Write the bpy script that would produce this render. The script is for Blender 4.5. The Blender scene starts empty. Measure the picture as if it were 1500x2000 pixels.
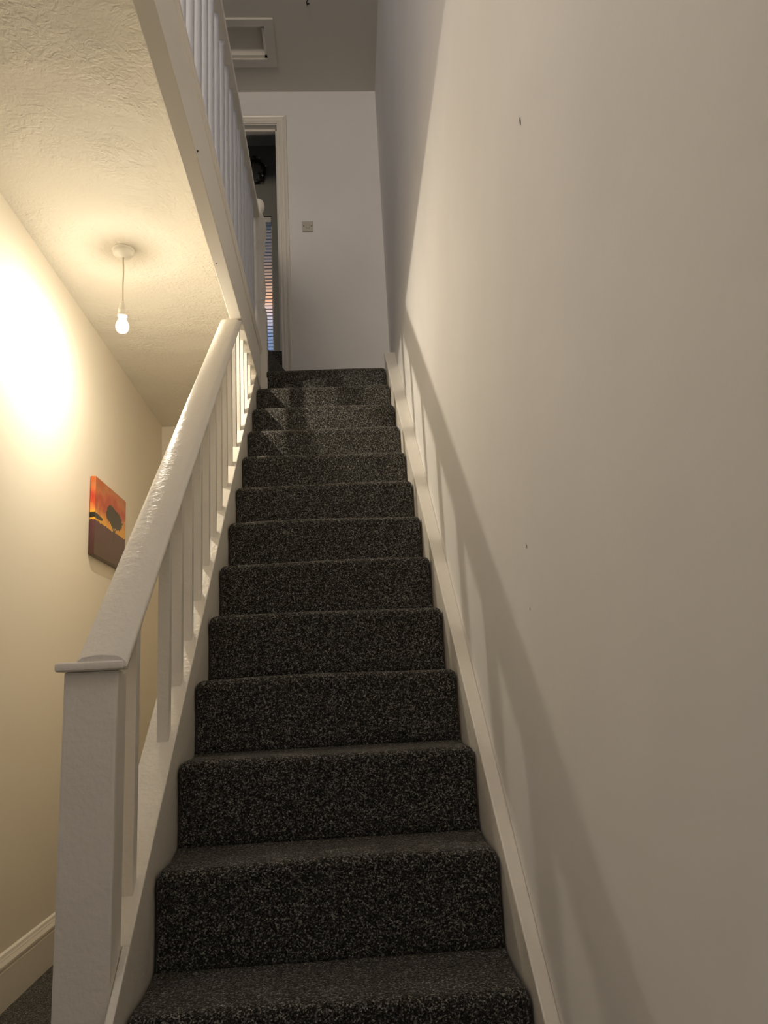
import bpy, bmesh, math, random
from mathutils import Vector, Matrix
random.seed(7)
SC = bpy.context.scene
COL = SC.collection
FZ = 1.075          # hall floor lies 1.075 below the lens; every point is written relative to the lens, then lifted

# ------------------------------------------------------------------ camera, world, lights, exposure
cam_d = bpy.data.cameras.new('camera'); cam = bpy.data.objects.new('camera', cam_d); COL.objects.link(cam)
cam_d.sensor_fit = 'VERTICAL'; cam_d.sensor_height = 36.0; cam_d.lens = 1516.04 * 36 / 2000
cam_d.clip_start = 0.02
AX = Vector((0.99739504, -0.05067904, -0.05132994)); AU = Vector((0.03878683, -0.22316861, 0.97400788)); AD = Vector((0.06081701, 0.97346156, 0.22062159))
M = Matrix((AX, AU, -AD)).transposed().to_4x4(); M.translation = Vector((0, 0, FZ))
cam.matrix_world = M
SC.camera = cam
SC.view_settings.view_transform = 'Standard'
SC.view_settings.look = 'None'
SC.view_settings.gamma = 1.0
SC.view_settings.use_curve_mapping = False
SC.view_settings.exposure = 0.06
SC.cycles.diffuse_bounces = 8

w = bpy.data.worlds.new('dusk_sky'); SC.world = w; w.use_nodes = True
nt = w.node_tree; nt.nodes.clear()
tc = nt.nodes.new('ShaderNodeTexCoord'); sx = nt.nodes.new('ShaderNodeSeparateXYZ'); cr = nt.nodes.new('ShaderNodeValToRGB')
bg = nt.nodes.new('ShaderNodeBackground'); wo = nt.nodes.new('ShaderNodeOutputWorld')
nt.links.new(tc.outputs['Generated'], sx.inputs[0]); nt.links.new(sx.outputs['Z'], cr.inputs[0]); nt.links.new(cr.outputs[0], bg.inputs[0]); nt.links.new(bg.outputs[0], wo.inputs[0])
stops = [(0.0, (.08, .12, .2)), (.40, (.13, .2, .38)), (.435, (.2, .28, .46)), (.455, (.62, .56, .62)), (.472, (.9, .5, .3)), (.495, (.4, .26, .19)), (.52, (.14, .12, .12)), (.60, (.08, .08, .09))]
e = cr.color_ramp.elements
e[0].position = stops[0][0]; e[0].color = (*stops[0][1], 1)
e[1].position = stops[-1][0]; e[1].color = (*stops[-1][1], 1)
for p, c in stops[1:-1]:
    n = e.new(p); n.color = (*c, 1)
bg.inputs[1].default_value = 1.15

def area(name, loc, size, rot, power, col):
    d = bpy.data.lights.new(name, 'AREA'); d.shape = 'RECTANGLE'; d.size, d.size_y = size; d.energy = power; d.color = col
    o = bpy.data.objects.new(name, d); COL.objects.link(o); o.location = (loc[0], loc[1], loc[2] + FZ); o.rotation_euler = rot
    return o
# fill lamps added behind the camera, at an unseen front door and landing window
area('front_door_fill', (-.55, -1.50, .25), (.6, 1.0), (math.radians(90), 0, 0), .5, (.86, .92, 1))
area('landing_fill', (-.93, -1.50, 3.15), (.6, 1.0), (math.radians(90), 0, 0), 62, (1, .86, .68))
# fill lamp added out of view over the front of the hall
area('hall_fill', (-.85, .55, 1.935), (.26, .26), (0, 0, 0), 3.2, (1, .94, .98))
BULB = (-.926, 3.26, 1.637)
P_BULB = 57
C_BULB = (1, .875, .69)
BULB_COLOR = (*C_BULB, 1)

# ------------------------------------------------------------------ materials
MATS = {}
def mat(name, base, rough=.6, bump=None, spec=.5, sheen=0, extra=None):
    m = bpy.data.materials.new(name); m.use_nodes = True
    t = m.node_tree; b = t.nodes['Principled BSDF']
    b.inputs['Base Color'].default_value = (*base, 1); b.inputs['Roughness'].default_value = rough
    b.inputs['Specular IOR Level'].default_value = spec
    c = t.nodes.new('ShaderNodeTexCoord')
    last = None
    for (kind, scale, strength, dist) in (bump or []):
        bp = t.nodes.new('ShaderNodeBump'); bp.inputs['Strength'].default_value = strength; bp.inputs['Distance'].default_value = dist
        if kind == 'noise':
            n = t.nodes.new('ShaderNodeTexNoise'); n.inputs['Scale'].default_value = scale; n.inputs['Detail'].default_value = 4; out = n.outputs['Fac']
        else:
            n = t.nodes.new('ShaderNodeTexVoronoi'); n.inputs['Scale'].default_value = scale; out = n.outputs['Distance']
        t.links.new(c.outputs['Object'], n.inputs['Vector']); t.links.new(out, bp.inputs['Height'])
        if last: t.links.new(last, bp.inputs['Normal'])
        last = bp.outputs['Normal']
    if last: t.links.new(last, b.inputs['Normal'])
    if extra: extra(t, b, c)
    MATS[name] = m
    return m

def mottled(c1, c2, scale=3.0):
    def f(t, b, c):
        n = t.nodes.new('ShaderNodeTexNoise'); n.inputs['Scale'].default_value = scale; n.inputs['Detail'].default_value = 5
        r = t.nodes.new('ShaderNodeValToRGB'); r.color_ramp.elements[0].position = .35; r.color_ramp.elements[1].position = .65
        r.color_ramp.elements[0].color = (*c1, 1); r.color_ramp.elements[1].color = (*c2, 1)
        t.links.new(c.outputs['Object'], n.inputs['Vector']); t.links.new(n.outputs['Fac'], r.inputs[0]); t.links.new(r.outputs[0], b.inputs['Base Color'])
    return f

wall_m = mat('wall_paint', (.80, .79, .79), .75, [('noise', 9, .10, .02), ('noise', 120, .06, .002)], .35, extra=mottled((.775, .765, .755), (.81, .80, .79), 2.2))
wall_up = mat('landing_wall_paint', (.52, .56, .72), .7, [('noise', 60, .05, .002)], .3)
wall_left_m = mat('hall_wall_paint', (.79, .74, .64), .6, [('noise', 7, .08, .02), ('noise', 90, .06, .002)], .35)
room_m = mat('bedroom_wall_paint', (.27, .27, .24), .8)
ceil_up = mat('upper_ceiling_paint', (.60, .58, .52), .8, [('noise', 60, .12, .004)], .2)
gloss_m = mat('gloss_woodwork', (.78, .745, .68), .3, [('noise', 22, .12, .006), ('noise', 160, .12, .0015)], .5)
old_m = mat('old_gloss_paint', (.77, .735, .67), .34, [('noise', 16, .35, .008), ('noise', 85, .45, .003)], .5)
dark_m = mat('dark_mark', (.03, .025, .02), .8)
groove_m = mat('paint_seam', (.30, .25, .18), .7)
plastic_m = mat('white_plastic', (.78, .76, .70), .35)
switch_m = mat('aged_switch_plastic', (.52, .49, .43), .4)
screw_m = mat('dull_screw', (.16, .14, .12), .4)
wood_m = mat('bare_timber', (.25, .17, .10), .8)
rail_dimmed_m = mat('dimmed_baluster_paint', (.56, .57, .62), .45, [('noise', 60, .1, .002)], .4)  # blue-grey partly stands in for dim cool light on the white balusters
cord_m = mat('cord_plastic', (.55, .48, .36), .5)

# heavily textured ceiling: swirled and pitted plaster, smoother patches between
def plaster(t, b, c):
    big = t.nodes.new('ShaderNodeTexNoise'); big.inputs['Scale'].default_value = 2.6; big.inputs['Detail'].default_value = 2
    rr = t.nodes.new('ShaderNodeValToRGB'); rr.color_ramp.elements[0].position = .38; rr.color_ramp.elements[1].position = .62
    rr.color_ramp.elements[0].color = (.25, .25, .25, 1)
    t.links.new(c.outputs['Object'], big.inputs['Vector']); t.links.new(big.outputs['Fac'], rr.inputs[0])
    n = t.nodes.new('ShaderNodeTexNoise'); n.inputs['Scale'].default_value = 34; n.inputs['Detail'].default_value = 3; n.inputs['Distortion'].default_value = 1.6
    v = t.nodes.new('ShaderNodeTexVoronoi'); v.inputs['Scale'].default_value = 46
    vr = t.nodes.new('ShaderNodeValToRGB'); vr.color_ramp.elements[0].position = .08; vr.color_ramp.elements[1].position = .3
    s = t.nodes.new('ShaderNodeTexNoise'); s.inputs['Scale'].default_value = 7; s.inputs['Distortion'].default_value = 5; s.inputs['Detail'].default_value = 6
    for q in (n, v, s): t.links.new(c.outputs['Object'], q.inputs['Vector'])
    t.links.new(v.outputs['Distance'], vr.inputs[0])
    a = t.nodes.new('ShaderNodeMath'); a.operation = 'MULTIPLY_ADD'; a.inputs[1].default_value = .25; t.links.new(vr.outputs[0], a.inputs[0]); t.links.new(n.outputs['Fac'], a.inputs[2])
    a2 = t.nodes.new('ShaderNodeMath'); a2.operation = 'MULTIPLY_ADD'; a2.inputs[1].default_value = .9; t.links.new(s.outputs['Fac'], a2.inputs[0]); t.links.new(a.outputs[0], a2.inputs[2])
    m_ = t.nodes.new('ShaderNodeMath'); m_.operation = 'MULTIPLY'; t.links.new(a2.outputs[0], m_.inputs[0]); t.links.new(rr.outputs[0], m_.inputs[1])
    bp = t.nodes.new('ShaderNodeBump'); bp.inputs['Strength'].default_value = .75; bp.inputs['Distance'].default_value = .009
    t.links.new(m_.outputs[0], bp.inputs['Height']); t.links.new(bp.outputs['Normal'], b.inputs['Normal'])
ceil_m = mat('textured_plaster', (.76, .73, .65), .6, None, .3, extra=plaster)

def carpet(t, b, c):
    L = t.links.new
    n = t.nodes.new('ShaderNodeTexVoronoi'); n.inputs['Scale'].default_value = 400
    L(c.outputs['Object'], n.inputs['Vector'])
    sp = t.nodes.new('ShaderNodeSeparateColor'); L(n.outputs['Color'], sp.inputs[0])
    cl = t.nodes.new('ShaderNodeTexNoise'); cl.inputs['Scale'].default_value = 150; cl.inputs['Detail'].default_value = 2; L(c.outputs['Object'], cl.inputs['Vector'])
    mx = t.nodes.new('ShaderNodeMath'); mx.operation = 'MULTIPLY_ADD'; mx.inputs[1].default_value = .62; L(sp.outputs[0], mx.inputs[0])
    sc = t.nodes.new('ShaderNodeMath'); sc.operation = 'MULTIPLY'; sc.inputs[1].default_value = .62; L(cl.outputs['Fac'], sc.inputs[0]); L(sc.outputs[0], mx.inputs[2])
    r = t.nodes.new('ShaderNodeValToRGB'); el = r.color_ramp.elements
    el[0].position = .2; el[0].color = (.012, .012, .011, 1); el[1].position = .95; el[1].color = (.34, .325, .295, 1)
    for p, cc in ((.5, (.018, .018, .017)), (.66, (.042, .041, .038)), (.80, (.12, .116, .105))):
        k = el.new(p); k.color = (*cc, 1)
    L(mx.outputs[0], r.inputs[0]); L(r.outputs[0], b.inputs['Base Color'])
    n2 = t.nodes.new('ShaderNodeTexNoise'); n2.inputs['Scale'].default_value = 260; n2.inputs['Detail'].default_value = 2
    L(c.outputs['Object'], n2.inputs['Vector'])
    bp = t.nodes.new('ShaderNodeBump'); bp.inputs['Strength'].default_value = 1; bp.inputs['Distance'].default_value = .008
    L(n2.outputs['Fac'], bp.inputs['Height']); L(bp.outputs['Normal'], b.inputs['Normal'])
    b.inputs['Sheen Weight'].default_value = .16; b.inputs['Sheen Roughness'].default_value = .4; b.inputs['Sheen Tint'].default_value = (.85, .8, .72, 1)
carpet_m = mat('charcoal_twist_carpet', (.04, .04, .04), .95, None, .1, extra=carpet)

def thin_glass():
    m = bpy.data.materials.new('window_glass'); m.use_nodes = True; t = m.node_tree; t.nodes.clear()
    o = t.nodes.new('ShaderNodeOutputMaterial'); mx = t.nodes.new('ShaderNodeMixShader'); tr = t.nodes.new('ShaderNodeBsdfTransparent'); gl = t.nodes.new('ShaderNodeBsdfGlossy'); gl.inputs['Roughness'].default_value = .02
    mx.inputs[0].default_value = .06; t.links.new(tr.outputs[0], mx.inputs[1]); t.links.new(gl.outputs[0], mx.inputs[2]); t.links.new(mx.outputs[0], o.inputs[0])
    return m
glass_m = thin_glass()

# ------------------------------------------------------------------ mesh helpers (points relative to the lens)
def bm_box(bm, x0, x1, y0, y1, z0, z1):
    vs = [bm.verts.new(p) for p in ((x0, y0, z0), (x1, y0, z0), (x1, y1, z0), (x0, y1, z0), (x0, y0, z1), (x1, y0, z1), (x1, y1, z1), (x0, y1, z1))]
    for f in ((0, 3, 2, 1), (4, 5, 6, 7), (0, 1, 5, 4), (1, 2, 6, 5), (2, 3, 7, 6), (3, 0, 4, 7)): bm.faces.new([vs[i] for i in f])
    return vs
def bm_hexa(bm, pts):      # 4 bottom points (ccw), 4 top points
    vs = [bm.verts.new(p) for p in pts]
    for f in ((0, 3, 2, 1), (4, 5, 6, 7), (0, 1, 5, 4), (1, 2, 6, 5), (2, 3, 7, 6), (3, 0, 4, 7)): bm.faces.new([vs[i] for i in f])
def bm_prism(bm, pts, vec):  # planar polygon pushed along vec
    a = [bm.verts.new(p) for p in pts]; b = [bm.verts.new(Vector(p) + Vector(vec)) for p in pts]
    bm.faces.new(a); bm.faces.new(b[::-1]); n = len(pts)
    for i in range(n): bm.faces.new([a[i], b[i], b[(i + 1) % n], a[(i + 1) % n]])
def bm_lathe(bm, cx, cy, prof, seg=28):   # prof: (radius, z)
    rings = []
    for r, z in prof:
        if r < 1e-5: rings.append([bm.verts.new((cx, cy, z))])
        else: rings.append([bm.verts.new((cx + r * math.cos(2 * math.pi * i / seg), cy + r * math.sin(2 * math.pi * i / seg), z)) for i in range(seg)])
    for a, b in zip(rings, rings[1:]):
        for i in range(seg):
            j = (i + 1) % seg
            if len(a) == 1 and len(b) == 1: continue
            if len(a) == 1: bm.faces.new([a[0], b[j], b[i]])
            elif len(b) == 1: bm.faces.new([a[i], a[j], b[0]])
            else: bm.faces.new([a[i], a[j], b[j], b[i]])
def bm_tube(bm, pts, r, seg=10):
    pts = [Vector(p) for p in pts]; rings = []
    for i, p in enumerate(pts):
        d = (pts[min(i + 1, len(pts) - 1)] - pts[max(i - 1, 0)]).normalized()
        u = d.cross(Vector((0, 1, 0.01))).normalized(); v = d.cross(u)
        rings.append([bm.verts.new(p + r * (math.cos(2 * math.pi * k / seg) * u + math.sin(2 * math.pi * k / seg) * v)) for k in range(seg)])
    for a, b in zip(rings, rings[1:]):
        for k in range(seg): bm.faces.new([a[k], a[(k + 1) % seg], b[(k + 1) % seg], b[k]])
    bm.faces.new(rings[0][::-1]); bm.faces.new(rings[-1])

ROOTS = {}
def tag(o, label=None, cat=None, group=None, kind=None):
    if label: o['label'] = label
    if cat: o['category'] = cat
    if group: o['group'] = group
    if kind: o['kind'] = kind
    return o
def empty(name, loc, label, cat, group=None, kind=None):
    o = bpy.data.objects.new(name, None); COL.objects.link(o); o.location = (loc[0], loc[1], loc[2] + FZ); o.empty_display_size = .05
    ROOTS[o.name] = Vector(loc); return tag(o, label, cat, group, kind)
def link(name, bm, m, parent=None, origin=(0, 0, 0), bevel=0, smooth=False, seg=2):
    """one mesh object; origin (and the points) are relative to the lens"""
    if parent is not None:
        root = ROOTS[parent.name]; o0 = Vector(origin) if origin != (0, 0, 0) else root
    else:
        root = Vector((0, 0, -FZ)); o0 = Vector(origin)
    if bevel:
        bmesh.ops.recalc_face_normals(bm, faces=bm.faces)
        bmesh.ops.bevel(bm, geom=[e_ for e_ in bm.edges if e_.calc_face_angle(0) > .5], offset=bevel, segments=seg, affect='EDGES', profile=.6)
    bmesh.ops.translate(bm, verts=bm.verts, vec=-o0)
    bmesh.ops.recalc_face_normals(bm, faces=bm.faces)
    me = bpy.data.meshes.new(name); bm.to_mesh(me); bm.free()
    me.materials.append(m)
    if smooth:
        for p in me.polygons: p.use_smooth = True
    o = bpy.data.objects.new(name, me); COL.objects.link(o)
    o.location = o0 - root
    if parent is not None: o.parent = parent
    ROOTS[o.name] = o0
    return o
def box(name, dims, m, parent=None, origin=(0, 0, 0), bevel=0):
    bm = bmesh.new(); bm_box(bm, *dims); return link(name, bm, m, parent, origin, bevel)
def struct(o):
    if o.parent is None: o['kind'] = 'structure'
    return o

# ------------------------------------------------------------------ main dimensions
FL = -FZ                      # hall floor
CH = 2.014                    # hall ceiling
LW = -1.296                   # left wall face
YF = 4.88                     # upstairs far wall face
CU = 4.285                    # upstairs ceiling
YB = -1.6                     # wall behind the camera
def nl(y): return -.555 + .2 * (y - 1.571) / .225      # nosing line
def xw(y): return .356 + .0136 * (y - 1.6)              # right wall face, slightly out of parallel
XL, XR = -.413, .3215         # carpet edges
GO, RI = .225, .2
def ny(k): return 1.571 + GO * k
def nz(k): return -.555 + RI * k

# ------------------------------------------------------------------ room shell
def grid_wall(name, x_of_y, y0, y1, z0, z1, m, thick):
    bm = bmesh.new()
    bm_hexa(bm, [(x_of_y(y0), y0, z0), (x_of_y(y0) + thick, y0, z0), (x_of_y(y1) + thick, y1, z0), (x_of_y(y1), y1, z0),
                 (x_of_y(y0), y0, z1), (x_of_y(y0) + thick, y0, z1), (x_of_y(y1) + thick, y1, z1), (x_of_y(y1), y1, z1)])
    return struct(link(name, bm, m))
struct(box('floor', (LW - .1, .6, YB, 5.774, FL - .1, FL), carpet_m))
wr = grid_wall('wall_right', xw, YB, YF + .1, FL, CU, wall_m, .12)
struct(box('wall_left', (LW - .1, LW, YB, 5.774, FL, CH + .0155), wall_left_m))
struct(box('wall_left_upper', (LW - .1, LW, YB, YF + .1, CH + .0155, CU), wall_up))
struct(box('wall_end', (LW, -.45, 5.674, 5.774, FL, CH), wall_left_m))
# wall under the stairs and its continuation under the landing
bm = bmesh.new()
bm_prism(bm, [(-.47, 1.66, FL), (-.47, 5.674, FL), (-.47, 5.674, 1.845), (-.47, 4.27, nl(4.27) - .17), (-.47, 1.66, nl(1.66) - .17)], (.02, 0, 0))
bm_box(bm, -.47, -.45, 4.36, 5.674, 1.845, CH)
struct(link('wall_understair', bm, wall_left_m))
# upstairs far wall with the door opening
DX0, DX1, DZ = -1.075, -.325, 4.005
LZ = 2.045                    # landing level
bm = bmesh.new()
bm_box(bm, LW, DX0, YF, YF + .1, LZ - .03, CU); bm_box(bm, DX1, xw(YF), YF, YF + .1, 1.6, CU); bm_box(bm, DX0, DX1, YF, YF + .1, DZ, CU)
struct(link('wall_far', bm, wall_m))
# ceilings
struct(box('ceiling', (LW, -.455, YB, 5.674, CH, CH + .016), ceil_m))
bm = bmesh.new()
HX0, HX1, HY0, HY1 = -.93, -.352, 4.29, 4.565
bm_box(bm, LW, HX0, YB, YF + .1, CU, CU + .1); bm_box(bm, HX1, .6, YB, YF + .1, CU, CU + .1)
bm_box(bm, HX0, HX1, YB, HY0, CU, CU + .1); bm_box(bm, HX0, HX1, HY1, YF + .1, CU, CU + .1)
struct(link('ceiling', bm, ceil_up))
struct(box('floor', (LW, -.432, YB, YF, CH + .016, LZ), carpet_m))
# wall behind the camera: door glass and the window above added for fill lamps
bm = bmesh.new()
for q in ((LW, -1.0, FL, CH), (-.1, .5, FL, CH), (-1.0, -.1, 1.0, CH), (LW, -1.05, CH, CU), (-.05, .5, CH, CU), (-.6, -.05, 2.6, 3.7), (-1.05, -.05, CH, 2.6), (-1.05, -.05, 3.7, CU)):
    bm_box(bm, q[0], q[1], YB - .1, YB, q[2], q[3])
struct(link('wall_front', bm, wall_m))
fd = empty('door_1', (-.55, YB - .05, FL), None, None, kind='structure')
bm = bmesh.new()
bm_box(bm, -1.0, -.9, YB - .08, YB - .03, FL, 1.0); bm_box(bm, -.2, -.1, YB - .08, YB - .03, FL, 1.0); bm_box(bm, -.9, -.2, YB - .08, YB - .03, FL, -.3); bm_box(bm, -.9, -.2, YB - .08, YB - .03, .85, 1.0)
link('door_panel', bm, gloss_m, fd); box('pane', (-.9, -.2, YB - .06, YB - .055, -.3, .85), glass_m, fd)
w2 = empty('fill_window', (-.93, YB - .05, 2.6), None, None, kind='structure')
bm = bmesh.new()
for q in ((-1.05, -1.01, 2.6, 3.7), (-.64, -.6, 2.6, 3.7), (-1.01, -.64, 2.6, 2.65), (-1.01, -.64, 3.65, 3.7)): bm_box(bm, q[0], q[1], YB - .08, YB - .03, q[2], q[3])
link('window_frame', bm, gloss_m, w2); box('pane', (-1.01, -.64, YB - .06, YB - .055, 2.65, 3.65), glass_m, w2)

# bedroom beyond the door
BY, BC, BF = 5.6, 4.40, 2.245
WX0, WX1, WZ0, WZ1 = -1.15, -.432, 2.42, 3.75
bm = bmesh.new()
bm_box(bm, -1.9, WX0, BY, BY + .15, BF, BC); bm_box(bm, WX1, .2, BY, BY + .15, BF, BC); bm_box(bm, WX0, WX1, BY, BY + .15, BF, WZ0); bm_box(bm, WX0, WX1, BY, BY + .15, WZ1, BC)
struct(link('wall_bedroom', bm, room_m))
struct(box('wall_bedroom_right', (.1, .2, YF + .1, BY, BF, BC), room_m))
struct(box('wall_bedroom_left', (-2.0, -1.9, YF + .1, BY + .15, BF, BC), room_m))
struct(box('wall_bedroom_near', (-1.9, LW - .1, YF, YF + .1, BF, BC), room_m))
struct(box('ceiling_bedroom', (-2.0, .2, YF + .1, BY + .15, BC, BC + .1), wall_m))
struct(box('floor_bedroom', (-2.0, .2, YF + .02, BY + .15, BF - .2, BF), carpet_m))
w1 = empty('window_1', (-.79, BY + .08, WZ0), None, None, kind='structure')
bm = bmesh.new()
bm_box(bm, WX0, WX0 + .035, BY + .06, BY + .11, WZ0, WZ1); bm_box(bm, WX1 - .012, WX1, BY + .06, BY + .11, WZ0, WZ1)
bm_box(bm, WX0, WX1, BY + .06, BY + .11, WZ0, WZ0 + .05); bm_box(bm, WX0, WX1, BY + .06, BY + .11, WZ1 - .05, WZ1)
link('window_frame', bm, gloss_m, w1); box('pane', (WX0 + .03, WX1 - .01, BY + .083, BY + .087, WZ0 + .04, WZ1 - .04), glass_m, w1)
box('window_sill', (WX0 - .02, WX1 + .02, BY - .04, BY + .06, WZ0 - .03, WZ0), gloss_m, w1)

# venetian blind
vb = empty('venetian_blind', ((WX0 + WX1) / 2, BY + .03, WZ1 - .03), 'white slatted venetian blind in the bedroom window seen through the upstairs doorway', 'blind')
box('headrail', (WX0 + .01, WX1 - .004, BY + .01, BY + .05, WZ1 - .05, WZ1 - .005), plastic_m, vb)
slat_m = mat('blind_slat', (.62, .60, .58), .5)
ns = 43; first = None; zz = WZ1 - .075; step = (zz - WZ0 - .03) / (ns - 1)
for i in range(ns):
    z = zz - i * step
    if first is None:
        bm = bmesh.new(); prof = []
        for s_ in range(5):
            u = -1 + s_ * .5; yy = u * .0125; prof.append((yy, .002 * (1 - u * u) + yy * .22))
        a = [[bm.verts.new((x, BY + .03 + p[0], z + p[1])) for p in prof] for x in (WX0 + .015, WX1 - .006)]
        b = [[bm.verts.new((x, BY + .03 + p[0], z + p[1] - .0008)) for p in prof] for x in (WX0 + .015, WX1 - .006)]
        for s_ in range(4):
            bm.faces.new([a[0][s_], a[1][s_], a[1][s_ + 1], a[0][s_ + 1]]); bm.faces.new([b[0][s_], b[0][s_ + 1], b[1][s_ + 1], b[1][s_]])
        first = link('slat', bm, slat_m, vb, origin=((WX0 + WX1) / 2, BY + .03, z))
    else:
        c_ = first.copy(); COL.objects.link(c_); c_.parent = vb; c_.location = first.location + Vector((0, 0, -i * step))
box('bottom_rail', (WX0 + .015, WX1 - .006, BY + .018, BY + .042, WZ0 + .005, WZ0 + .02), plastic_m, vb)

# door lining, stop and architrave
d2 = empty('door_2', ((DX0 + DX1) / 2, YF + .05, BF), None, None, kind='structure')
bm = bmesh.new()
bm_box(bm, DX1 - .001, DX1 + .022, YF - .004, YF + .104, BF, DZ + .02); bm_box(bm, DX0 - .022, DX0 + .001, YF - .004, YF + .104, BF, DZ + .02); bm_box(bm, DX0, DX1, YF - .004, YF + .104, DZ - .002, DZ + .02)
link('door_lining', bm, gloss_m, d2, bevel=.002)
bm = bmesh.new()
bm_box(bm, DX1 - .014, DX1 + .001, YF + .04, YF + .07, BF, DZ); bm_box(bm, DX0 - .001, DX0 + .014, YF + .04, YF + .07, BF, DZ); bm_box(bm, DX0, DX1, YF + .04, YF + .07, DZ - .018, DZ)
link('door_stop', bm, gloss_m, d2, bevel=.002)
# moulded architrave: profile across its width (offset from opening, projection)
AP = [(.004, 0), (.004, .012), (.016, .012), (.02, .017), (.028, .018), (.034, .013), (.044, .014), (.05, .02), (.06, .024), (.068, .022), (.07, .016), (.07, 0)]
bm = bmesh.new()
zb = LZ + .0
prev = None
for corner in range(4):
    ring = []
    for o_, p_ in AP:
        x = (DX1 + o_) if corner in (0, 1) else (DX0 - o_)
        z = zb if corner in (0, 3) else DZ + o_
        if corner == 0: z = 1.845 + .002
        ring.append(bm.verts.new((x, YF - p_, z)))
    if prev:
        for i in range(len(AP) - 1): bm.faces.new([prev[i], prev[i + 1], ring[i + 1], ring[i]])
    else: bm.faces.new(ring)
    prev = ring
bm.faces.new(prev[::-1])
link('architrave', bm, gloss_m, d2)

# ------------------------------------------------------------------ beam over the stair edge and its moulding
BR, BL, BZ = -.410, -.466, 1.726
bm = bmesh.new(); bm_box(bm, BL, BR, YB, 4.268, BZ, CH)
beam = struct(link('trim_1', bm, gloss_m, bevel=.003))
for (x, y, z, r) in ((-.409, 2.24, 1.742, .004), (-.409, 2.17, 1.99, .003), (-.452, 2.9, 1.7255, .0025)):
    bm = bmesh.new(); bmesh.ops.create_icosphere(bm, subdivisions=2, radius=r); bmesh.ops.translate(bm, verts=bm.verts, vec=(x, y, z))
    link('nail_hole', bm, dark_m, beam, origin=(x, y, z), smooth=True)
bm = bmesh.new()
bm_prism(bm, [(-.41, YB, 1.945), (-.405, YB, 1.948), (-.4035, YB, 1.962), (-.4, YB, 1.968), (-.4, YB, 1.990), (-.41, YB, 1.992)], (0, 4.268 - YB, 0))
struct(link('trim_2', bm, gloss_m))

# moulded skirting along the hall's left wall
SK = FL + .195
bm = bmesh.new()
pts = [(LW, FL), (LW + .018, FL), (LW + .018, SK - .062), (LW + .014, SK - .058), (LW + .014, SK - .052), (LW + .021, SK - .047), (LW + .021, SK - .038), (LW + .014, SK - .024), (LW + .013, SK - .02), (LW + .011, SK - .017), (LW + .008, SK - .006), (LW, SK)]
bm_prism(bm, [(x, YB, z) for x, z in pts], (0, 5.674 - YB, 0))
struct(link('baseboard_left', bm, gloss_m))

# small dent and old plug mark in the right wall
for (y, z, r) in ((1.168, .962, .0045), (1.44, .13, .003), (1.42, .245, .004)):
    bm = bmesh.new(); bmesh.ops.create_icosphere(bm, subdivisions=2, radius=r); bmesh.ops.scale(bm, verts=bm.verts, vec=(.25, .8, 2.0 if y < 1.2 else 1)); bmesh.ops.translate(bm, verts=bm.verts, vec=(xw(y), y, z))
    link('wall_nick', bm, groove_m if y > 1.2 else dark_m, wr, origin=(xw(y), y, z), smooth=True)

# ------------------------------------------------------------------ staircase
st = empty('staircase', (-.05, ny(-2), FL), 'straight flight of stairs in charcoal flecked carpet between white stringers, rising ahead', 'stairs')
def step_bm(k, y_back):
    y0, z1, z0 = ny(k), nz(k), nz(k - 1) if k > -2 else FL
    bm = bmesh.new()
    N = 56; R_ = .020; rng = random.Random(k + 50)
    ph = [rng.uniform(0, 6.28) for _ in range(4)]
    rows = []
    for i in range(N + 1):
        s = i / N
        # denser columns near the edges
        s = .5 - .5 * math.cos(math.pi * s)
        x = XL + (XR - XL) * s
        d = min(x - XL, XR - x); er = .022
        edge = 0 if d > er else .013 * (1 - math.sqrt(max(0, 1 - (1 - d / er) ** 2)))
        wob = .0028 * math.sin(9 * x + ph[0]) + .0016 * math.sin(23 * x + ph[1])
        zt = z1 + .0022 * math.sin(7 * x + ph[2]) + .003 * math.sin((x - XL) / (XR - XL) * math.pi) - edge
        yf = y0 + edge * .9 + wob * .5
        row = [(x, y0 + .006, z0 + .001), (x, yf + .003, z0 + .012), (x, yf + .006, z0 + .05), (x, yf + .007 + wob * .3, zt - .10), (x, yf + .005, zt - .055), (x, yf + .001, zt - .032)]
        for a in range(0, 7):
            t = a / 6 * math.pi / 2
            row.append((x, yf + R_ - R_ * math.cos(t), zt - R_ + R_ * math.sin(t)))
        row += [(x, yf + .05, zt + .0005), (x, (yf + y_back) / 2 + .02, zt - .001), (x, y_back - .01, z1 - .001), (x, y_back + .004, z1 + .004), (x, y_back + .004, z1 - .025), (x, yf + .035, z1 - .03), (x, y0 + .032, z0 + .001)]
        rows.append([bm.verts.new(p) for p in row])
    n = len(rows[0])
    for a, b in zip(rows, rows[1:]):
        for j in range(n): bm.faces.new([a[j], b[j], b[(j + 1) % n], a[(j + 1) % n]])
    bm.faces.new(rows[0]); bm.faces.new(rows[-1][::-1])
    return bm
for k in range(-2, 12):
    o = link('carpeted_step', step_bm(k, ny(k + 1)), carpet_m, st, origin=(-.05, ny(k), nz(k)), smooth=True)
link('carpeted_step', step_bm(12, ny(12) + .12), carpet_m, st, origin=(-.05, ny(12), nz(12)), smooth=True)
bm = bmesh.new(); bm_box(bm, -.46, xw(YF) - .002, ny(12) + .119, YF, nz(12) - .03, nz(12) - .001)
tl = link('top_tread', bm, carpet_m, st)
# winding step up to the landing
bm = bmesh.new()
wp = [(-.4581, 4.357), (-.392, 4.357), (-.379, 4.402), (-.316, 4.666), (-.262, YF), (-.4581, YF)]
bm_prism(bm, [(x, y, nz(12) - .002) for x, y in wp], (0, 0, .202))
link('winder_step', bm, carpet_m, st, bevel=.008, seg=3)
box('threshold_riser', (DX0, DX1 - .001, YF - .002, YF + .02, LZ, BF), carpet_m, st)
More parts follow.
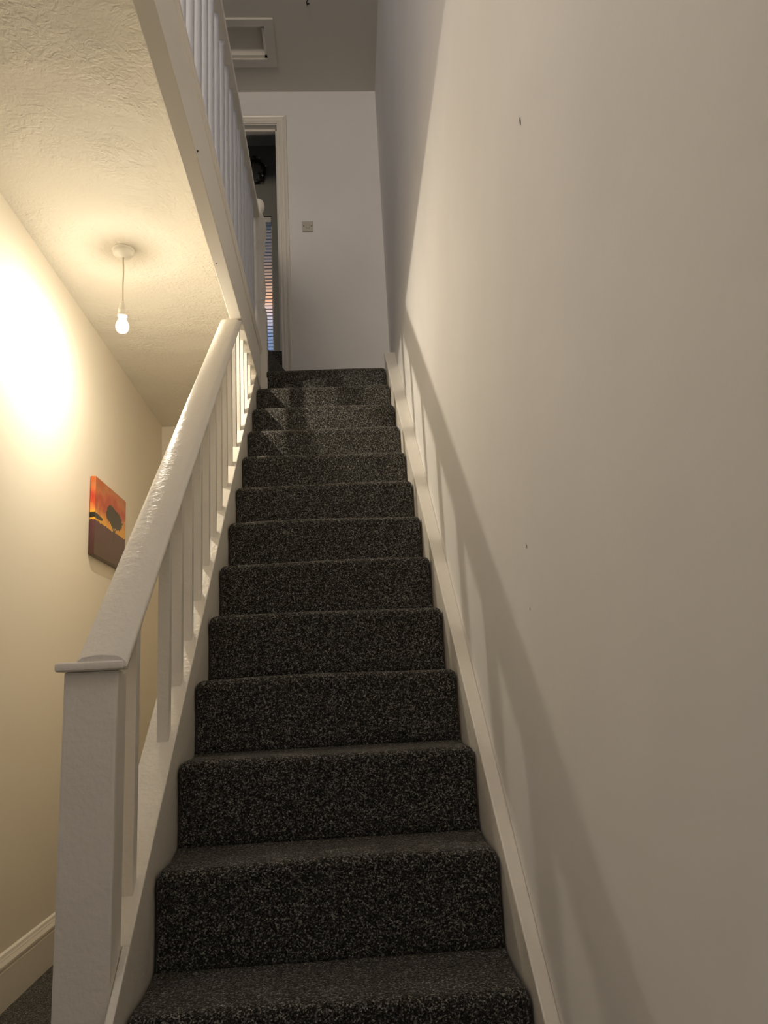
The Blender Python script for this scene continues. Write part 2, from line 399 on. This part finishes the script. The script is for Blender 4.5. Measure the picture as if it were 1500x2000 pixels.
# timber carcass under the carpet, filling between the stringers
bm = bmesh.new(); cp = []
for k in range(-2, 13):
    cp += [(ny(k) + .034, (nz(k - 1) if k > -2 else FL) - (.032 if k > -2 else 0)), (ny(k) + .034, nz(k) - .034)]
cp += [(YF - .001, nz(12) - .034), (YF - .001, nz(12) - .12), (4.30, nz(12) - .3), (ny(-2) + .5, FL)]
bm_prism(bm, [(-.4185, y, z) for y, z in cp], (.746, 0, 0))
bmesh.ops.triangulate(bm, faces=bm.faces)
link('carcass', bm, wood_m, st)
# stringers
SY0, SY1 = 1.3, 4.27
bm = bmesh.new()
def pitch_bar(bm, x0, x1, ya, yb, h0, h1):
    bm_prism(bm, [(x0, ya, nl(ya) + h0), (x0, yb, nl(yb) + h0), (x0, yb, nl(yb) + h1), (x0, ya, nl(ya) + h1)], (x1 - x0, 0, 0))
pitch_bar(bm, -.47, -.4175, 1.613, SY1, -.26, .052); pitch_bar(bm, -.4305, -.4175, 1.47, 1.613, -.26, .052)
link('stringer', bm, old_m, st)
bm = bmesh.new()
pitch_bar(bm, -.49, -.4155, 1.613, SY1, .053, .074); pitch_bar(bm, -.4305, -.4155, 1.50, 1.613, .053, .074)
cap = link('stringer_capping', bm, old_m, st, bevel=.003)
bm = bmesh.new()
bm_hexa(bm, [(.3265, SY0 - .5, nl(SY0 - .5) - .3), (xw(SY0 - .5), SY0 - .5, nl(SY0 - .5) - .3), (xw(4.4), 4.4, nl(4.4) - .3), (.3265, 4.4, nl(4.4) - .3),
             (.3265, SY0 - .5, nl(SY0 - .5) + .036), (xw(SY0 - .5), SY0 - .5, nl(SY0 - .5) + .036), (xw(4.4), 4.4, nl(4.4) + .036), (.3265, 4.4, nl(4.4) + .036)])
link('stringer', bm, old_m, st, bevel=.004)

# ------------------------------------------------------------------ lower balustrade
lb = empty('stair_balustrade', (-.47, 1.56, FL), 'white painted stair balustrade with square newel and broad flat sloping handrail', 'balustrade')
nw = box('newel_post', (-.533, -.431, 1.545, 1.612, FL, .060), old_m, lb, bevel=.006)
bm = bmesh.new(); bm_box(bm, -.546, -.416, 1.528, 1.572, .060, .078)
link('newel_cap', bm, old_m, nw, bevel=.007, seg=3)
# broad rounded handrail, section (x offset, height normal to nosing line)
HB, HT = .588, .676
hx0, hx1 = -.507, -.410
sec = [(hx0 + .022, HB), (hx1 - .022, HB), (hx1 - .018, HB + .006), (hx1 - .015, HB + .03), (hx1 - .006, HB + .045), (hx1 - .001, HB + .058), (hx1, HB + .068), (hx1 - .003, HB + .076), (hx1 - .012, HT - .004), (hx1 - .02, HT), (hx1 - .04, HT + .002), ((hx0 + hx1) / 2, HT + .003), (hx0 + .03, HT + .002), (hx0 + .012, HT - .001), (hx0 + .003, HT - .008), (hx0, HT - .018), (hx0 + .001, HB + .058), (hx0 + .006, HB + .045), (hx0 + .015, HB + .03), (hx0 + .018, HB + .006)]
bm = bmesh.new(); rings = []
ys = [1.532, 1.56, 1.585, 1.612, 1.65, 1.8, 2.1, 2.5, 2.9, 3.2, 3.32, 3.36, 3.40, 3.44]
for y in ys: rings.append([bm.verts.new((x, y, max(.0655, min(nl(y) + h, BZ)))) for x, h in sec])
for a, b in zip(rings, rings[1:]):
    for i in range(len(sec)): bm.faces.new([a[i], a[(i + 1) % len(sec)], b[(i + 1) % len(sec)], b[i]])
bm.faces.new(rings[0]); bm.faces.new(rings[-1][::-1])
hr = link('handrail', bm, old_m, lb)
for p in hr.data.polygons: p.use_smooth = len(p.vertices) == 4
hr.data.set_sharp_from_angle(angle=math.radians(35)) if hasattr(hr.data, 'set_sharp_from_angle') else None
BW = .0145; BXc = -.4465
def baluster_bm(y, top_h=None, top_z=None):
    bm = bmesh.new(); h0 = .072
    x0, x1, y0, y1 = BXc - BW, BXc + BW, y - BW, y + BW
    tz = (lambda yy: nl(yy) + HB + .003) if top_z is None else (lambda yy: top_z)
    bm_hexa(bm, [(x0, y0, nl(y0) + h0), (x1, y0, nl(y0) + h0), (x1, y1, nl(y1) + h0), (x0, y1, nl(y1) + h0), (x0, y0, tz(y0)), (x1, y0, tz(y0)), (x1, y1, tz(y1)), (x0, y1, tz(y1))])
    return bm
by = [1.704, 2.013, 2.163, 2.309, 2.457, 2.607, 2.750, 2.893, 3.041, 3.191, 3.335]
b0 = link('baluster', baluster_bm(by[0]), old_m, lb, origin=(BXc, by[0], nl(by[0])), bevel=.0015)
for y in by[1:]:
    c_ = b0.copy(); COL.objects.link(c_); c_.parent = lb; c_.location = b0.location + Vector((0, y - by[0], nl(y) - nl(by[0])))
for y in (3.475, 3.63, 3.78, 3.935, 4.08):
    link('baluster', baluster_bm(y, top_z=BZ + .002), old_m, lb, origin=(BXc, y, nl(y)), bevel=.0015)

# ------------------------------------------------------------------ landing balustrade with turned newel
ub = empty('landing_balustrade', (-.43, 4.31, 1.645), 'white landing balustrade above the stairwell with thin square balusters and turned end post', 'balustrade')
NX, NY, NH = -.4155, 4.313, .0425
bm = bmesh.new(); bm_box(bm, NX - NH, NX + NH, NY - NH, NY + NH, 1.646, 2.235)
bmesh.ops.recalc_face_normals(bm, faces=bm.faces)
bmesh.ops.bevel(bm, geom=[e_ for e_ in bm.edges], offset=.004, segments=2, affect='EDGES')
prof = [(.0, 2.22), (.040, 2.22), (.0415, 2.24), (.036, 2.262), (.028, 2.275), (.027, 2.285), (.034, 2.295), (.034, 2.31), (.036, 2.33), (.040, 2.36), (.0395, 2.40), (.036, 2.46), (.032, 2.53), (.030, 2.58), (.034, 2.59), (.037, 2.60), (.034, 2.612), (.031, 2.62), (.036, 2.635), (.042, 2.65), (.044, 2.662), (.042, 2.676), (.035, 2.686), (.038, 2.70), (.046, 2.73), (.051, 2.77), (.051, 2.80), (.045, 2.85), (.036, 2.88), (.030, 2.895), (.026, 2.905), (.028, 2.915), (.036, 2.925), (.0405, 2.94), (.0415, 2.955), (.039, 2.975), (.031, 2.99), (.017, 2.999), (0, 3.001)]
bm_lathe(bm, NX, NY, prof, 32)
tn = link('newel_post', bm, gloss_m, ub)
for p in tn.data.polygons: p.use_smooth = p.center.z > 2.24 - 1.645
bm = bmesh.new()
rs = [(-.457, 2.852), (-.403, 2.852), (-.400, 2.856), (-.400, 2.872), (-.407, 2.880), (-.404, 2.890), (-.412, 2.902), (-.43, 2.906), (-.447, 2.902), (-.457, 2.886)]
bm_prism(bm, [(x, 1.1, z) for x, z in rs], (0, NY - .03 - 1.1, 0))
link('handrail', bm, gloss_m, ub)
bm = bmesh.new(); bm_box(bm, -.447, -.433, 1.1, 4.27, LZ, LZ + .01)
link('base_rail', bm, gloss_m, ub)
UX = -.434
y0 = 1.81
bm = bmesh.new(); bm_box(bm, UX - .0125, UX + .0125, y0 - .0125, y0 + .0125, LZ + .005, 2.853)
u0 = link('baluster', bm, rail_dimmed_m, ub, origin=(UX, y0, LZ), bevel=.001)
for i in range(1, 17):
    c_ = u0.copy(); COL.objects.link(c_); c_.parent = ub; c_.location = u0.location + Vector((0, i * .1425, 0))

# ------------------------------------------------------------------ pendant lamp with bare bulb
RX, RY = -.926, 3.247
pl = empty('pendant_lamp', (RX, RY, CH), 'bare lit bulb hanging on a short cord from a white ceiling rose', 'lamp')
bm = bmesh.new(); bm_lathe(bm, RX, RY, [(0, CH), (.047, CH), (.049, CH - .004), (.047, CH - .008), (.044, CH - .010), (.046, CH - .013), (.044, CH - .026), (.036, CH - .034), (.014, CH - .037), (.008, CH - .043), (0, CH - .043)], 40)
link('ceiling_rose', bm, plastic_m, pl, smooth=True)
bm = bmesh.new(); bm_tube(bm, [(RX + .000, RY, CH - .035), (RX + .002, RY, CH - .08), (RX + .003, RY, CH - .13), (RX + .001, RY + .003, CH - .18), (RX, RY + .010, CH - .22), (RX, RY + .013, 1.755)], .0032)
link('cord', bm, cord_m, pl, smooth=True)
hx, hy = BULB[0], BULB[1]
bm = bmesh.new(); bm_lathe(bm, hx, hy, [(0, 1.760), (.005, 1.760), (.009, 1.752), (.014, 1.742), (.016, 1.728), (.0165, 1.722), (.019, 1.721), (.019, 1.710), (.0175, 1.708), (.0175, 1.695), (.021, 1.694), (.021, 1.686), (.0175, 1.684), (0, 1.684)], 32)
link('lamp_holder', bm, plastic_m, pl, smooth=True)
def glow(name, strength, top, clear):
    m = bpy.data.materials.new(name); m.use_nodes = True; t = m.node_tree; t.nodes.clear()
    o = t.nodes.new('ShaderNodeOutputMaterial'); e_ = t.nodes.new('ShaderNodeEmission'); g = t.nodes.new('ShaderNodeNewGeometry'); s_ = t.nodes.new('ShaderNodeSeparateXYZ'); r = t.nodes.new('ShaderNodeMapRange')
    # the downward side of the light source is its bright side, the side towards the heat sink the dim one
    r.inputs['From Min'].default_value = -.2; r.inputs['From Max'].default_value = .55; r.inputs['To Min'].default_value = strength; r.inputs['To Max'].default_value = strength * top
    t.links.new(g.outputs['Normal'], s_.inputs[0]); t.links.new(s_.outputs['Z'], r.inputs['Value']); t.links.new(r.outputs[0], e_.inputs['Strength'])
    e_.inputs['Color'].default_value = BULB_COLOR
    if clear:
        tr = t.nodes.new('ShaderNodeBsdfTransparent'); mx = t.nodes.new('ShaderNodeMixShader'); mx.inputs[0].default_value = clear
        t.links.new(e_.outputs[0], mx.inputs[1]); t.links.new(tr.outputs[0], mx.inputs[2]); t.links.new(mx.outputs[0], o.inputs[0])
    else: t.links.new(e_.outputs[0], o.inputs[0])
    return m
bm = bmesh.new(); bm_lathe(bm, hx, hy, [(0, BULB[2] - .032), (.012, BULB[2] - .030), (.020, BULB[2] - .025), (.0265, BULB[2] - .015), (.029, BULB[2] - .003), (.0285, BULB[2] + .006), (.025, BULB[2] + .018), (.019, BULB[2] + .030), (.0155, BULB[2] + .040), (.0145, BULB[2] + .047), (0, BULB[2] + .047)], 32)
gl = link('bulb', bm, glow('bulb_glass', 6.0, 1.0, .65), pl, smooth=True)
# the light itself: a small source inside the glass, giving less towards its own cap (an LED lamp's photometric curve)
pd = bpy.data.lights.new('bulb_light', 'POINT'); pd.shadow_soft_size = .013; pd.energy = P_BULB; pd.color = C_BULB; pd.use_nodes = True
t = pd.node_tree; t.nodes.clear(); lo = t.nodes.new('ShaderNodeOutputLight'); le = t.nodes.new('ShaderNodeEmission'); lt = t.nodes.new('ShaderNodeTexCoord'); ls = t.nodes.new('ShaderNodeSeparateXYZ'); lr = t.nodes.new('ShaderNodeMapRange'); lr.interpolation_type = 'SMOOTHSTEP'
lr.inputs['From Min'].default_value = -.25; lr.inputs['From Max'].default_value = .75; lr.inputs['To Min'].default_value = 1; lr.inputs['To Max'].default_value = .13
t.links.new(lt.outputs['Normal'], ls.inputs[0]); t.links.new(ls.outputs['Z'], lr.inputs['Value']); t.links.new(lr.outputs[0], le.inputs['Strength']); t.links.new(le.outputs[0], lo.inputs[0])
po = bpy.data.objects.new('bulb_light', pd); COL.objects.link(po); po.location = (BULB[0], BULB[1], BULB[2] - .002 + FZ)

# ------------------------------------------------------------------ canvas print on the left wall
CY0, CY1, CZ0, CZ1 = 4.040, 4.625, .752, 1.174
CYc, CZc = (CY0 + CY1) / 2, (CZ0 + CZ1) / 2
def canvas_nodes(t, b, c):
    L = t.links.new; N = t.nodes.new
    sp = N('ShaderNodeSeparateXYZ'); L(c.outputs['Object'], sp.inputs[0])
    def math_(op, a, b_=None, c_=None):
        m = N('ShaderNodeMath'); m.operation = op
        for i, v in enumerate((a, b_, c_)):
            if v is None: continue
            if isinstance(v, (int, float)): m.inputs[i].default_value = v
            else: L(v, m.inputs[i])
        return m.outputs[0]
    def mr(v, a0, a1, b0=0, b1=1):
        m = N('ShaderNodeMapRange'); L(v, m.inputs[0]); m.inputs[1].default_value = a0; m.inputs[2].default_value = a1; m.inputs[3].default_value = b0; m.inputs[4].default_value = b1; return m.outputs[0]
    U = mr(sp.outputs['Y'], -(CY1 - CY0) / 2, (CY1 - CY0) / 2); V = mr(sp.outputs['Z'], -(CZ1 - CZ0) / 2, (CZ1 - CZ0) / 2)
    n = N('ShaderNodeTexNoise'); n.inputs['Scale'].default_value = 9; n.inputs['Detail'].default_value = 5; L(c.outputs['Object'], n.inputs['Vector'])
    n2 = N('ShaderNodeTexNoise'); n2.inputs['Scale'].default_value = 38; n2.inputs['Detail'].default_value = 3; L(c.outputs['Object'], n2.inputs['Vector'])
    v2 = math_('ADD', V, mr(n.outputs['Fac'], .3, .7, -.12, .12))
    sky = N('ShaderNodeValToRGB'); el = sky.color_ramp.elements; L(v2, sky.inputs[0])
    el[0].position = .42; el[0].color = (.85, .42, .03, 1); el[1].position = 1; el[1].color = (.50, .12, .02, 1)
    for p, col in ((.52, (.85, .40, .03)), (.6, (.75, .28, .06)), (.7, (.55, .08, .02)), (.78, (.5, .05, .02)), (.88, (.62, .16, .04)), (.94, (.5, .17, .06))):
        q = el.new(p); q.color = (*col, 1)
    gr = N('ShaderNodeValToRGB'); el = gr.color_ramp.elements; L(V, gr.inputs[0])
    el[0].position = 0; el[0].color = (.07, .028, .015, 1); el[1].position = .45; el[1].color = (.10, .03, .04, 1)
    def mix(f, a, b_):
        m = N('ShaderNodeMix'); m.data_type = 'RGBA'; L(f, m.inputs['Factor'])
        for s0, v in (('A', a), ('B', b_)):
            i = [k for k in m.inputs if k.name == s0 and k.type == 'RGBA'][0]
            if isinstance(v, tuple): i.default_value = v
            else: L(v, i)
        return [k for k in m.outputs if k.type == 'RGBA'][0]
    hz = math_('ADD', .44, mr(n2.outputs['Fac'], .3, .7, -.015, .015))
    ground = math_('LESS_THAN', V, hz)
    col = mix(ground, sky.outputs[0], gr.outputs[0])
    def ell(cu, cv, ru, rv, amp):
        a = math_('DIVIDE', math_('SUBTRACT', U, cu), ru); b_ = math_('DIVIDE', math_('SUBTRACT', V, cv), rv)
        r = math_('ADD', math_('MULTIPLY', a, a), math_('MULTIPLY', b_, b_))
        r = math_('ADD', r, mr(n2.outputs['Fac'], .3, .7, -amp, amp)); return math_('LESS_THAN', r, 1)
    dk = (.028, .022, .012, 1)
    col = mix(ell(.62, .62, .27, .13, .35), col, dk)
    col = mix(ell(.52, .655, .17, .12, .35), col, dk)
    col = mix(ell(.03, .50, .20, .035, .3), col, (.02, .018, .01, 1))
    tr = math_('MULTIPLY', math_('LESS_THAN', math_('ABSOLUTE', math_('SUBTRACT', U, .60)), .018), math_('MULTIPLY', math_('GREATER_THAN', V, .30), math_('LESS_THAN', V, .6)))
    col = mix(tr, col, dk)
    for sgn in (1, -1):
        br = math_('LESS_THAN', math_('ABSOLUTE', math_('SUBTRACT', math_('SUBTRACT', U, .60), math_('MULTIPLY', math_('SUBTRACT', V, .43), sgn * 1.1))), .012)
        br = math_('MULTIPLY', br, math_('MULTIPLY', math_('GREATER_THAN', V, .43), math_('LESS_THAN', V, .57))); col = mix(br, col, dk)
    L(col, b.inputs['Base Color'])
canvas_m = mat('sunset_tree_print', (.5, .2, .05), .28, None, .5, extra=canvas_nodes)
bm = bmesh.new(); bm_box(bm, LW + .004, -1.265, CY0, CY1, CZ0, CZ1)
o = link('canvas_picture', bm, canvas_m, origin=(LW, CYc, CZc), bevel=.004)
tag(o, 'small unframed canvas print of a dark tree against an orange sunset on the hall wall', 'picture')

# ------------------------------------------------------------------ light switch / blank plate by the door
sw = empty('light_switch', (-.125, YF, 3.174), 'small square switch plate with two screws on the upstairs far wall', 'switch')
box('face_plate', (-.163, -.087, YF - .012, YF, 3.134, 3.214), switch_m, sw, bevel=.003)
for x in (-.152, -.098):
    bm = bmesh.new(); bm_lathe(bm, 0, 0, [(0, 0), (.0045, 0), (.0045, .002), (0, .002)], 12); bmesh.ops.rotate(bm, verts=bm.verts, matrix=Matrix.Rotation(math.radians(90), 3, 'X')); bmesh.ops.translate(bm, verts=bm.verts, vec=(x, YF - .012, 3.176))
    link('screw', bm, screw_m, sw)
box('rocker', (-.137, -.113, YF - .017, YF - .011, 3.158, 3.192), switch_m, sw, bevel=.003)

# ------------------------------------------------------------------ loft hatch
lh = empty('loft_hatch', (-.64, 4.43, CU), 'square loft hatch with white timber frame in the upstairs ceiling', 'hatch')
bm = bmesh.new()
for q in ((-.99, HX0 + .002, 4.235, 4.635), (HX1 - .002, -.292, 4.235, 4.635), (HX0, HX1, 4.235, HY0 + .002), (HX0, HX1, HY1 - .002, 4.635)): bm_box(bm, q[0], q[1], q[2], q[3], CU - .016, CU + .002)
link('hatch_frame', bm, ceil_up, lh, bevel=.003)
bm = bmesh.new()
for q in ((HX0 - .0, HX0 + .02, HY0, HY1), (HX1 - .02, HX1, HY0, HY1), (HX0, HX1, HY0, HY0 + .02), (HX0, HX1, HY1 - .03, HY1)): bm_box(bm, q[0], q[1], q[2], q[3], CU - .004, CU + .06)
link('hatch_lining', bm, gloss_m, lh)
box('hatch_panel', (HX0 + .001, HX1 - .001, HY0 + .001, HY1 - .001, CU + .045, CU + .06), ceil_up, lh)

# ------------------------------------------------------------------ wreath hanging in the bedroom
leaf_m = mat('dark_leaf', (.018, .016, .010), .45); bead_m = mat('silver_bead', (.75, .75, .68), .2)
WC = Vector((-.560, 5.56, 4.140))
wt = empty('wreath', WC, 'dark leafy wreath with pale beads on the bedroom wall above the window', 'wreath')
bm = bmesh.new(); rng = random.Random(4)
for i in range(150):
    a = rng.uniform(0, 2 * math.pi); r = .085 + rng.gauss(0, .014)
    p = WC + Vector((r * math.cos(a), rng.uniform(-.03, .02), r * 1.15 * math.sin(a)))
    L_ = rng.uniform(.022, .04); wd = L_ * .32; an = a + math.pi / 2 + rng.uniform(-.9, .9)
    d = Vector((math.cos(an), rng.uniform(-.4, .4), math.sin(an))).normalized(); s2 = d.cross(Vector((0, 1, 0))).normalized(); up = Vector((0, -.004, 0))
    q = [p - d * L_ / 2, p - d * L_ * .1 + s2 * wd / 2, p + d * L_ / 2, p - d * L_ * .1 - s2 * wd / 2]
    top = bm.verts.new(p + up); bot = bm.verts.new(p - up); vs = [bm.verts.new(v) for v in q]
    for j in range(4): bm.faces.new([vs[j], vs[(j + 1) % 4], top]); bm.faces.new([vs[(j + 1) % 4], vs[j], bot])
link('leaves', bm, leaf_m, wt)
bm = bmesh.new(); pts = [WC + Vector((.085 * math.cos(2 * math.pi * i / 24), .01, .098 * math.sin(2 * math.pi * i / 24))) for i in range(25)]
bm_tube(bm, pts, .010, 8); link('ring', bm, leaf_m, wt)
for (dx, dz) in ((.045, .085), (.098, .015), (.07, -.075), (-.05, .09)):
    bm = bmesh.new(); bmesh.ops.create_icosphere(bm, subdivisions=2, radius=.007); bmesh.ops.translate(bm, verts=bm.verts, vec=WC + Vector((dx, -.035, dz)))
    link('bead', bm, bead_m, wt, smooth=True)

# dark twisted hook hanging from the upstairs ceiling, at the top edge of the picture
bm = bmesh.new(); hy_ = 4.10
bm_tube(bm, [(-.060, hy_, CU), (-.058, hy_ - .005, CU - .012), (-.066, hy_, CU - .020), (-.056, hy_ + .006, CU - .028), (-.050, hy_ + .01, CU - .020)], .0042, 8)
bm_tube(bm, [(-.066, hy_, CU - .018), (-.061, hy_ + .01, CU - .036)], .0035, 8)
o = link('ceiling_hook', bm, dark_m, origin=(-.06, hy_, CU), smooth=True)
tag(o, 'small dark twisted hook on the upstairs ceiling over the stairwell', 'hook')

# fixture added to carry the hall fill lamp, out of the frame
for nm, x, y, z, r_, lab in (('fill_fixture', -.85, .55, CH, .16, 'round flush fixture added for the fill lamp over the front of the hall'),):
    e_ = empty(nm, (x, y, z), lab, 'lamp')
    bm = bmesh.new(); bm_lathe(bm, x, y, [(0, z), (r_, z), (r_, z - .02), (r_ - .02, z - .03), (0, z - .03)], 40)
    link('base_plate', bm, plastic_m, e_)
    bm = bmesh.new(); bm_lathe(bm, x, y, [(r_ - .01, z - .03), (r_ + .012, z - .04), (r_ + .012, z - .085), (r_, z - .088), (r_ - .006, z - .06)], 40)
    link('fixture_rim', bm, plastic_m, e_)
